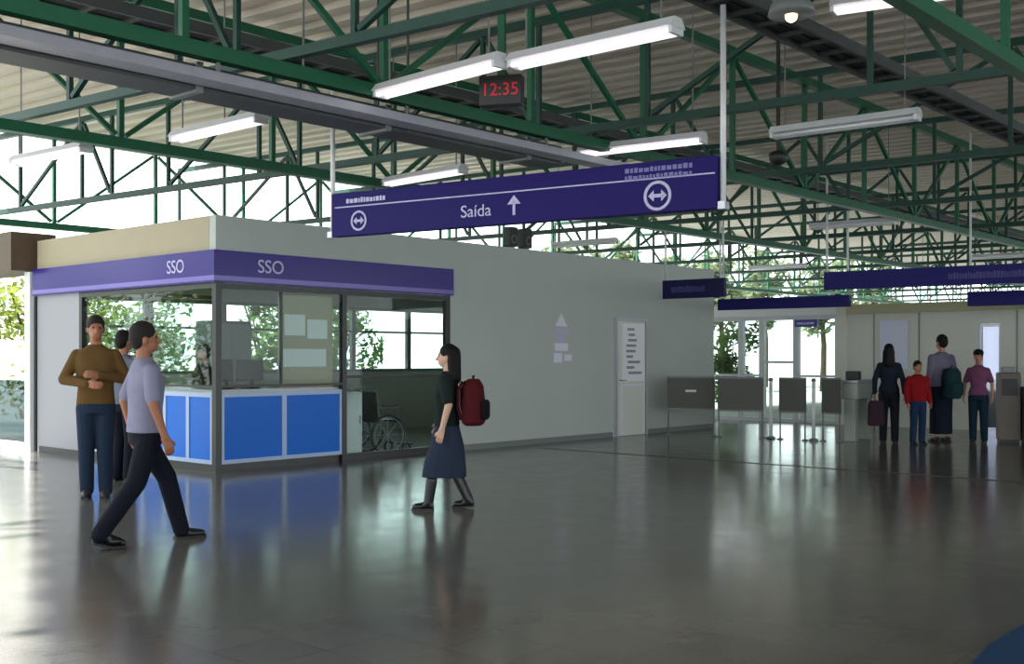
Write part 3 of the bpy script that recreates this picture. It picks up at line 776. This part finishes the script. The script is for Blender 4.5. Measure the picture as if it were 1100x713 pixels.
for i, a in enumerate((-3, -.3, 2.2, 4.8, 7.4, 10.2)):
    shrub(B(a, 8.8+1.6*(i % 2), -.12), 3.3+.5*random.random(), 1.4, 'leafy yellow-green shrub outside behind the booth windows' if i > 1 else 'bright yellow-green shrub outside at the left edge', 'shrubs outside the left facade', LEAF if i < 3 else LEAF2, 800 if i < 2 else 2600)
for i, (x, y, hh) in enumerate(((-15.5, 15.5, 4.4), (-17.5, 19.5, 4.9), (-19.0, 12.5, 4.6), (-17.2, 25.0, 4.2))):
    shrub((x, y, -.12), hh, 1.9, 'tall yellow-green shrub outside beyond the left end of the booth', 'tall shrubs beyond the left facade', LEAF, 2600)
shrub(at(786, 33, -.12), 2.5, .9, 'green shrub seen through the glazed far entrance', None, LEAF2, 1600)

def tree(loc, hgt, rad, label, group, nleaf=1500):
    e = empty('tree', loc, 0, label, 'tree', group)
    MB().tube([(0, 0, 0), (.05, .02, hgt*.35), (-.05, .05, hgt*.6)], .16, 8, .09).build('trunk', BARK, e, True)
    q = MB()
    for k in range(6):
        an = k*1.05; q.tube([(0, 0, hgt*(.42+.03*k)), (math.cos(an)*rad*.6, math.sin(an)*rad*.6, hgt*(.62+.04*k))], .05, 6, .015)
    q.build('branches', BARK, e)
    q = MB(); cl = [(Vector((random.gauss(0, .4)*rad, random.gauss(0, .4)*rad, hgt*(.5+.45*random.random()))), rad*(.25+.25*random.random())) for _ in range(18)]
    for k in range(nleaf):
        c, r = random.choice(cl); d = Vector((random.gauss(0, 1), random.gauss(0, 1), random.gauss(0, 1))).normalized()
        p = c + d*r*(random.random()**.4)
        nx = Vector((random.gauss(0, 1), random.gauss(0, 1), random.gauss(0, .6))).normalized(); a = nx.cross(Vector((random.random(), random.random(), 1))).normalized()
        w = .15+.12*random.random(); q.add([p-nx*w, p+a*w*.5, p+nx*w, p-a*w*.5], [(0, 1, 2, 3)])
    q.build('foliage', LEAF3, e)
    return e
for px, Y, hh in ((612, 44, 5.9), (665, 50, 6.6), (722, 53, 6.2), (775, 50, 6.4), (822, 57, 6.8), (884, 50, 6.0), (940, 58, 6.6)):
    tree(at(px, Y, -.12), hh, 1.7, 'pale green tree outside beyond the far roof edge', 'trees beyond the far roof edge')
# ------------------------------------------------------------------ people
SKIN = mat('skin_brown', (168, 118, 92), 0.5); SKINL = mat('skin_light', (206, 164, 142), 0.5); SKIND = mat('skin_tan', (150, 98, 72), 0.5)
HAIRD = mat('dark_hair', (20, 17, 17), 0.65, spec=0.2); HAIRG = mat('greyish_hair', (38, 34, 33), 0.7, spec=0.2)
EYE_M = mat('eye_dark', (22, 18, 18), 0.2); LIP = mat('lips', (140, 78, 70), 0.5)
SHOE = mat('black_leather', (20, 20, 24), 0.35); SOLE = mat('shoe_sole', (40, 38, 38), 0.7)
def cloth(name, rgb): return mat(name, rgb, 0.85, noise=0.18, nscale=9, bump=0.25, spec=0.2)
def remesh(q, name, material, parent, voxel=0.010, it=4):
    me = q.mesh(name); o = bpy.data.objects.new('tmp', me); COL.objects.link(o)
    r = o.modifiers.new('r', 'REMESH'); r.mode = 'VOXEL'; r.voxel_size = voxel; r.use_smooth_shade = True
    s = o.modifiers.new('s', 'SMOOTH'); s.factor = 0.5; s.iterations = it
    bpy.context.view_layer.update()
    m2 = bpy.data.meshes.new_from_object(o.evaluated_get(bpy.context.evaluated_depsgraph_get()))
    bpy.data.objects.remove(o); m2.name = name; m2.materials.clear(); m2.materials.append(material)
    for p in m2.polygons: p.use_smooth = True
    return link(name, m2, parent)
def person(loc, rz, height, label, skin, hair, hair_style, shirt, sleeve, legwear, leg_mat, arms, legs, shoe_mat=SHOE, head_turn=0.0, girl=False, group=None, voxel=0.009, drop=0.0, boots=False, hem=.90, hat=None, wide=1.0, skirt_to=.34):
    root = empty('person', loc, rz, label, 'person', group); s = height/1.75; root.scale = (s, s, s)
    W = (0.90 if girl else 1.0)*wide
    D = Vector((0, 0, -drop))
    sh = [Vector((-.172*W, .005, 1.372))+D, Vector((.172*W, .005, 1.372))+D]
    hip = [Vector((-.088, 0, .90))+D, Vector((.088, 0, .90))+D]
    R = Matrix.Rotation(head_turn, 3, 'Z')
    hp = lambda x, y, z: R @ Vector((x, y, 0)) + Vector((0, 0, z)) + D
    b = MB()
    # head, neck, face
    b.ball(hp(0, .012, 1.640), .074, .096, .110, 20, 14, R); b.ball(hp(0, -.028, 1.578), .056, .066, .070, 16, 10, R)
    b.cap(hp(0, -.088, 1.635), hp(0, -.112, 1.596), .010, .015); b.cap(hp(-.02, -.075, 1.557), hp(.02, -.075, 1.557), .016, .016)
    for x in (-1, 1):
        b.ball(hp(x*.076, .012, 1.612), .012, .020, .032, 10, 8, R); b.cap(hp(x*.018, -.082, 1.655), hp(x*.050, -.072, 1.655), .012, .010)
    b.cap(Vector((0, .02, 1.43))+D, hp(0, .012, 1.57), .056, .052)
    # torso and pelvis
    b.loft([((0, 0, .84)+0*D if False else Vector((0, 0, .84))+D, .13, .09), (Vector((0, 0, .93))+D, .150, .105), (Vector((0, 0, 1.06))+D, .130*W, .095), (Vector((0, 0, 1.25))+D, .160*W, .108), (Vector((0, 0, 1.38))+D, .165*W, .085), (Vector((0, .01, 1.45))+D, .07, .06)])
    for i, (el, wr) in enumerate(arms):
        el = Vector(el)+D; wr = Vector(wr)+D; sd = -1 if i == 0 else 1
        b.cap(sh[i], el, .050*W, .040*W); b.cap(el, wr, .040*W, .027*W)
        d = (wr-el).normalized()
        inward = Vector((-sd, 0, 0)); inward = (inward - d*inward.dot(d)).normalized() if abs(inward.dot(d)) < .95 else Vector((0, -1, 0))
        side = d.cross(inward).normalized()
        # palm and five fingers
        for k in (-1.5, -.5, .5, 1.5): b.cap(wr + side*k*.012, wr + d*.085 + side*k*.019, .017, .012)
        for k, ln in ((-1.5, .058), (-.5, .072), (.5, .076), (1.5, .066)):
            p0 = wr + d*.085 + side*k*.0205; p1 = p0 + (d*.85+inward*.35).normalized()*ln*.55; p2 = p1 + (d*.55+inward*.8).normalized()*ln*.5
            b.cap(p0, p1, .0095, .009, 8); b.cap(p1, p2, .009, .0075, 8)
        fwd = side if side.y < 0 else -side
        p0 = wr + d*.03 + fwd*.022; p1 = p0 + (d*.6+fwd*.7+inward*.2).normalized()*.045; p2 = p1 + (d*.9+inward*.4).normalized()*.03
        b.cap(p0, p1, .014, .010, 8); b.cap(p1, p2, .010, .008, 8)
    for i, (kn, an) in enumerate(legs):
        kn = Vector(kn); an = Vector(an)
        b.cap(hip[i], kn, .078, .050); b.cap(kn, an, .050, .034); b.ball((kn*.65+an*.35)+Vector((0, .008, 0)), .042, .042, .10)
        b.cap(an+Vector((0, .02, -.045)), an+Vector((0, -.12, -.062)), .024, .018)
    remesh(b, 'body', skin, root, min(voxel, .0075) if voxel < .011 else voxel, 3)
    for x in (-1, 1):
        e = MB().ball(hp(x*.031, -.079, 1.634), .011, .007, .007, 10, 6).build('eye', EYE_M, root, True)
    MB().ball(hp(0, -.094, 1.562), .022, .006, .005, 10, 6).build('mouth', LIP, root, True)
    # hair
    q = MB(); q.ball(hp(0, .022, 1.668), .086, .102, .098, 20, 14, R)
    q.ball(hp(0, .055, 1.63), .080, .070, .095, 16, 10, R)
    if hair_style == 'long':
        q.cap(hp(0, .07, 1.66), hp(0, .085, 1.40), .080, .070); q.cap(hp(-.05, .06, 1.62), hp(-.07, .07, 1.38), .05, .04); q.cap(hp(.05, .06, 1.62), hp(.07, .07, 1.38), .05, .04)
    if hair_style == 'bun': q.ball(hp(0, .125, 1.66), .045, .045, .045)
    remesh(q, 'hair', hair, root, .010, 3)
    if hat:
        q = MB(); q.ball(hp(0, .015, 1.700), .096, .112, .075, 18, 10, R); q.cap(hp(-.03, -.10, 1.69), hp(-.03, -.17, 1.68), .03, .02); q.cap(hp(.03, -.10, 1.69), hp(.03, -.17, 1.68), .03, .02)
        remesh(q, 'cap', hat, root, .009, 2)
    # top
    q = MB(); wv = .150*W if girl else .165*W
    q.loft([(Vector((0, 0, hem))+D, .180, .132), (Vector((0, 0, .98))+D, .172, .128), (Vector((0, 0, 1.07))+D, wv, .118), (Vector((0, -.005, 1.25))+D, .186*W, .130), (Vector((0, 0, 1.36))+D, .196*W, .108), (Vector((0, .005, 1.41))+D, .172*W, .090), (Vector((0, .01, 1.445))+D, .105*W, .078), (Vector((0, .012, 1.475))+D, .064, .062)])
    for i, (el, wr) in enumerate(arms):
        el = Vector(el)+D; wr = Vector(wr)+D
        if sleeve == 'long': q.cap(sh[i], el, .061*W, .056*W); q.cap(el, el.lerp(wr, .97), .056*W, .044*W)
        else: q.cap(sh[i], sh[i].lerp(el, .80), .062*W, .062*W)
    remesh(q, 'shirt' if sleeve == 'short' else 'jacket', shirt, root, voxel+.002, 4)
    # legs
    if legwear == 'trousers':
        q = MB(); q.loft([(Vector((0, 0, 1.0))+D, .152, .112), (Vector((0, 0, .90))+D, .168, .125), (Vector((0, .0, .81))+D, .162, .118)])
        for i, (kn, an) in enumerate(legs):
            kn = Vector(kn); an = Vector(an); q.cap(hip[i]+Vector((0, 0, -.04)), kn, .098, .078); q.cap(kn, an+Vector((0, .012, -.02)), .078, .066)
        remesh(q, 'trousers', leg_mat, root, voxel+.002, 4)
    else:
        q = MB(); mid = (Vector(legs[0][0])+Vector(legs[1][0]))/2; an = (Vector(legs[0][1])+Vector(legs[1][1]))/2; sp = abs(legs[0][0][1]-legs[1][0][1])/2
        q.loft([(Vector((0, 0, 1.02))+D, .140, .108), (Vector((0, 0, .88))+D, .178, .130), (Vector((0, 0, .70))+D, .185, .150+sp*.4), (Vector((0, mid.y*.5, .50)), .180, .150+sp), (Vector((0, mid.y*.7, skirt_to)), .180, .155+sp*1.2)])
        remesh(q, 'skirt', leg_mat, root, voxel+.002, 3)
    for i, (kn, an) in enumerate(legs):
        an = Vector(an); kn = Vector(kn)
        tip = -.155 if not girl else -.135
        lift = an.z-.09
        q = MB(); q.ball(an+Vector((0, .02, -.045)), .045, .052, .046); q.cap(an+Vector((0, -.03, -.045)), an+Vector((0, tip, -.060-lift*.8)), .042, .030); q.ball(an+Vector((0, -.09, -.054-lift*.5)), .050, .07, .036)
        if boots: q.cap(an+Vector((0, .01, -.02)), an.lerp(kn, .55), .052, .062)
        o = remesh(q, 'boot' if boots else 'shoe', shoe_mat, root, .009, 2)
        z = an.z-.09
        me = MB().add([Vector((an.x+x, an.y+y, zz - (lift*.9 if y < -.05 else 0))) for zz in (z, z+.018) for (x, y) in ((-.038, .065), (.038, .065), (.048, -.08), (.03, tip-.03), (-.03, tip-.03), (-.048, -.08))],
                      [(5,4,3,2,1,0), (6,7,8,9,10,11)] + [(k, (k+1) % 6, (k+1) % 6+6, k+6) for k in range(6)]).build('sole', SOLE, o)
    return root
def hd(x, y): return math.atan2(x, -y)
STAND = (((-.095, -.01, .49), (-.10, .02, .09)), ((.095, -.01, .49), (.10, .02, .09)))
HANG = (((-.235, .03, 1.13), (-.25, -.05, .88)), ((.235, .03, 1.13), (.25, -.05, .88)))
# man in the lavender shirt, walking away to the right
person(at(156, 8.58), hd(.80, .60), 1.75, 'person in a pale lavender short-sleeved shirt and black trousers, striding across the floor', SKIND, HAIRG, 'short', cloth('lavender_shirt', (126, 126, 150)), 'short', 'trousers', cloth('black_trousers', (16, 18, 32)),
       (((-.265, .03, 1.13), (-.275, -.06, .87)), ((.25, .08, 1.14), (.26, .02, .90))),
       (((-.095, .10, .49), (-.09, .36, .14)), ((.095, -.20, .50), (.09, -.33, .09))), head_turn=-.15, voxel=.008, drop=.035)
# man in the brown shirt, arms folded
person(at(103, 11.45), .25, 1.87, 'tall person in an olive-brown shirt and blue jeans, standing with arms folded at the booth', SKIND, HAIRG, 'short', cloth('olive_brown_shirt', (92, 68, 36)), 'long', 'trousers', cloth('dark_jeans', (28, 42, 62)),
       (((-.285, -.02, 1.14), (-.05, -.20, 1.10)), ((.285, -.02, 1.14), (.06, -.215, 1.18))),
       (((-.085, -.02, .49), (-.085, .02, .09)), ((.085, -.03, .49), (.09, -.02, .09))), shoe_mat=mat('grey_shoe', (44, 42, 46), .5), head_turn=.2, voxel=.009)
person(at(134, 12.9), hd(.5, .86), 1.75, 'dark-haired person almost hidden behind the lavender-shirted walker, facing the counter', SKIND, HAIRD, 'short', cloth('grey_blue_shirt', (96, 104, 120)), 'short', 'trousers', cloth('black_trousers', (16, 18, 32)), HANG, STAND, voxel=.010)
person(B(.95, 1.75), hd(-.75, -.66), 1.62, 'person in dark clothing standing behind the blue counter inside the booth', SKIND, HAIRD, 'short', cloth('black_top', (26, 26, 30)), 'long', 'trousers', cloth('black_trousers', (16, 18, 32)),
       (((-.25, -.05, 1.13), (-.15, -.24, 1.06)), ((.25, -.05, 1.13), (.15, -.24, 1.06))), STAND, voxel=.010)
# woman walking left with a backpack
PW = at(480, 10.55); RW = hd(-1, .12)
person(PW, RW, 1.58, 'long-haired person in a dark top, denim skirt and black boots, walking left with a bag', SKINL, HAIRD, 'long', cloth('dark_green_top', (26, 38, 36)), 'short', 'skirt', cloth('denim', (40, 50, 68)),
       (((-.21, .02, 1.13), (-.20, -.10, .92)), ((.225, .06, 1.13), (.235, -.01, .87))),
       (((-.085, .03, .49), (-.085, .21, .11)), ((.085, -.11, .49), (.085, -.19, .09))), girl=True, boots=True, voxel=.008, drop=.02, wide=1.14)
def backpack(loc, rz, w, d, h, body, pocket, label):
    e = empty('backpack', loc, rz, label, 'backpack')
    q = MB(); q.loft([((0, 0, .0), w*.40, d*.36), ((0, 0, .03), w*.5, d*.5), ((0, 0, h*.5), w*.5, d*.5), ((0, 0, h*.85), w*.46, d*.42), ((0, 0, h), w*.28, d*.25)], 24); o = remesh(q, 'pack', body, e, .011, 5)
    q = MB(); q.loft([((0, d*.5, h*.12), w*.34, d*.12), ((0, d*.5, h*.2), w*.40, d*.20), ((0, d*.5, h*.48), w*.40, d*.20), ((0, d*.5, h*.55), w*.34, d*.12)], 20); remesh(q, 'pocket', pocket, e, .010, 4)
    for s in (-1, 1):
        MB().tube([(s*w*.28, -d*.46, h*.12), (s*w*.30, -d*.60, h*.4), (s*w*.29, -d*.60, h*.75), (s*w*.26, -d*.40, h*.95)], .016, 8).build('strap', body, e, True)
    MB().tube([(-.04, 0, h*.97), (-.03, 0, h*1.06), (.03, 0, h*1.06), (.04, 0, h*.97)], .010, 8).build('handle', body, e, True)
    return e
Rm = Matrix.Rotation(RW, 3, 'Z')
backpack(PW + Rm @ Vector((.03, .262, .80)), RW, .34, .22, .44, cloth('dark_red_nylon', (74, 18, 24)), cloth('black_nylon', (18, 16, 18)), 'dark red and black backpack carried low behind the walking long-haired person')
# waiting group
GA = at(955, 18.6)
person(GA, hd(.4, .9), 1.66, 'long-haired person in a dark navy jacket at the left of the waiting group', SKIN, HAIRD, 'long', cloth('navy_jacket', (24, 32, 46)), 'long', 'trousers', cloth('charcoal_trousers', (22, 26, 32)), HANG, STAND, voxel=.012, girl=True)
person(at(986, 18.3), hd(.1, -1), 1.38, 'shorter person in a red jacket and blue jeans in the waiting group', SKIN, HAIRD, 'short', cloth('red_jacket', (128, 14, 22)), 'long', 'trousers', cloth('blue_jeans', (24, 46, 74)), HANG, STAND, voxel=.012, wide=1.12)
GC = at(1011, 18.9); RC = hd(-.3, .95)
person(GC, RC, 1.82, 'tallest of the waiting group, in a lavender-grey top and very dark long skirt', SKIN, HAIRD, 'short', cloth('lavender_grey_top', (104, 100, 120)), 'long', 'skirt', cloth('ink_skirt', (14, 24, 38)), HANG, STAND, voxel=.012, wide=1.08, skirt_to=.13)
Rc = Matrix.Rotation(RC, 3, 'Z')
backpack(GC + Rc @ Vector((0, .285, .74)), RC, .31, .24, .52, cloth('teal_nylon', (20, 48, 52)), cloth('teal_nylon', (20, 48, 52)), 'dark teal backpack on the tallest person of the waiting group')
person(at(1051, 18.6), hd(-.5, -.85), 1.56, 'person in a dark cap and pink-purple top at the right of the waiting group', SKIN, HAIRD, 'bun', cloth('pink_purple_top', (108, 62, 92)), 'short', 'trousers', cloth('teal_jeans', (18, 38, 52)), HANG, STAND, voxel=.012, girl=True, hat=cloth('black_cap', (18, 18, 22)))
# shoulder bag of the first of the group
e = empty('shoulder_bag', at(941, 18.42, .30), .2, 'dark maroon bag hanging at the left side of the navy-jacketed person', 'bag')
q = MB(); q.loft([((0, 0, .0), .12, .06), ((0, 0, .03), .15, .08), ((0, 0, .36), .14, .075), ((0, 0, .42), .11, .04)], 20); remesh(q, 'bag', cloth('maroon_canvas', (52, 34, 44)), e, .012, 4)
MB().tube([(-.10, 0, .39), (-.06, 0, .55), (.06, 0, .58), (.10, 0, .39)], .012, 8).build('strap', cloth('maroon_canvas', (52, 34, 44)), e, True)


# ------------------------------------------------------------------ light, world, camera
w = bpy.data.worlds.new('World'); scn.world = w; w.use_nodes = True
nt = w.node_tree; bg = nt.nodes['Background']
bg.inputs['Color'].default_value = (0.90, 0.97, 1.0, 1); bg.inputs['Strength'].default_value = 4.2
sd = bpy.data.lights.new('sun', 'SUN'); sd.energy = 25; sd.angle = 0.03; sd.color = (1.0, 0.98, 0.95)
so = bpy.data.objects.new('sun', sd); COL.objects.link(so)
ld = (U*0.55 - V*0.55 + Vector((0, 0, -1.25))).normalized(); so.rotation_euler = ld.to_track_quat('-Z', 'Y').to_euler()
cam = bpy.data.cameras.new('camera'); co = bpy.data.objects.new('camera', cam); COL.objects.link(co)
cam.sensor_width = 36; cam.sensor_fit = 'HORIZONTAL'; cam.lens = 36*F/1100.0; cam.shift_y = (HY-356.5)/1100.0
co.location = (0, 0, EYE); co.rotation_euler = (PI/2, 0, 0); cam.clip_end = 300
scn.camera = co
vs = scn.view_settings; vs.view_transform = 'Standard'; vs.look = 'None'; vs.gamma = 1; vs.exposure = -0.25; vs.use_curve_mapping = False
scn.display_settings.display_device = 'sRGB'
try:
    scn.cycles.max_bounces = 10; scn.cycles.transparent_max_bounces = 16; scn.cycles.use_denoising = True; scn.cycles.sample_clamp_indirect = 6
except Exception: pass
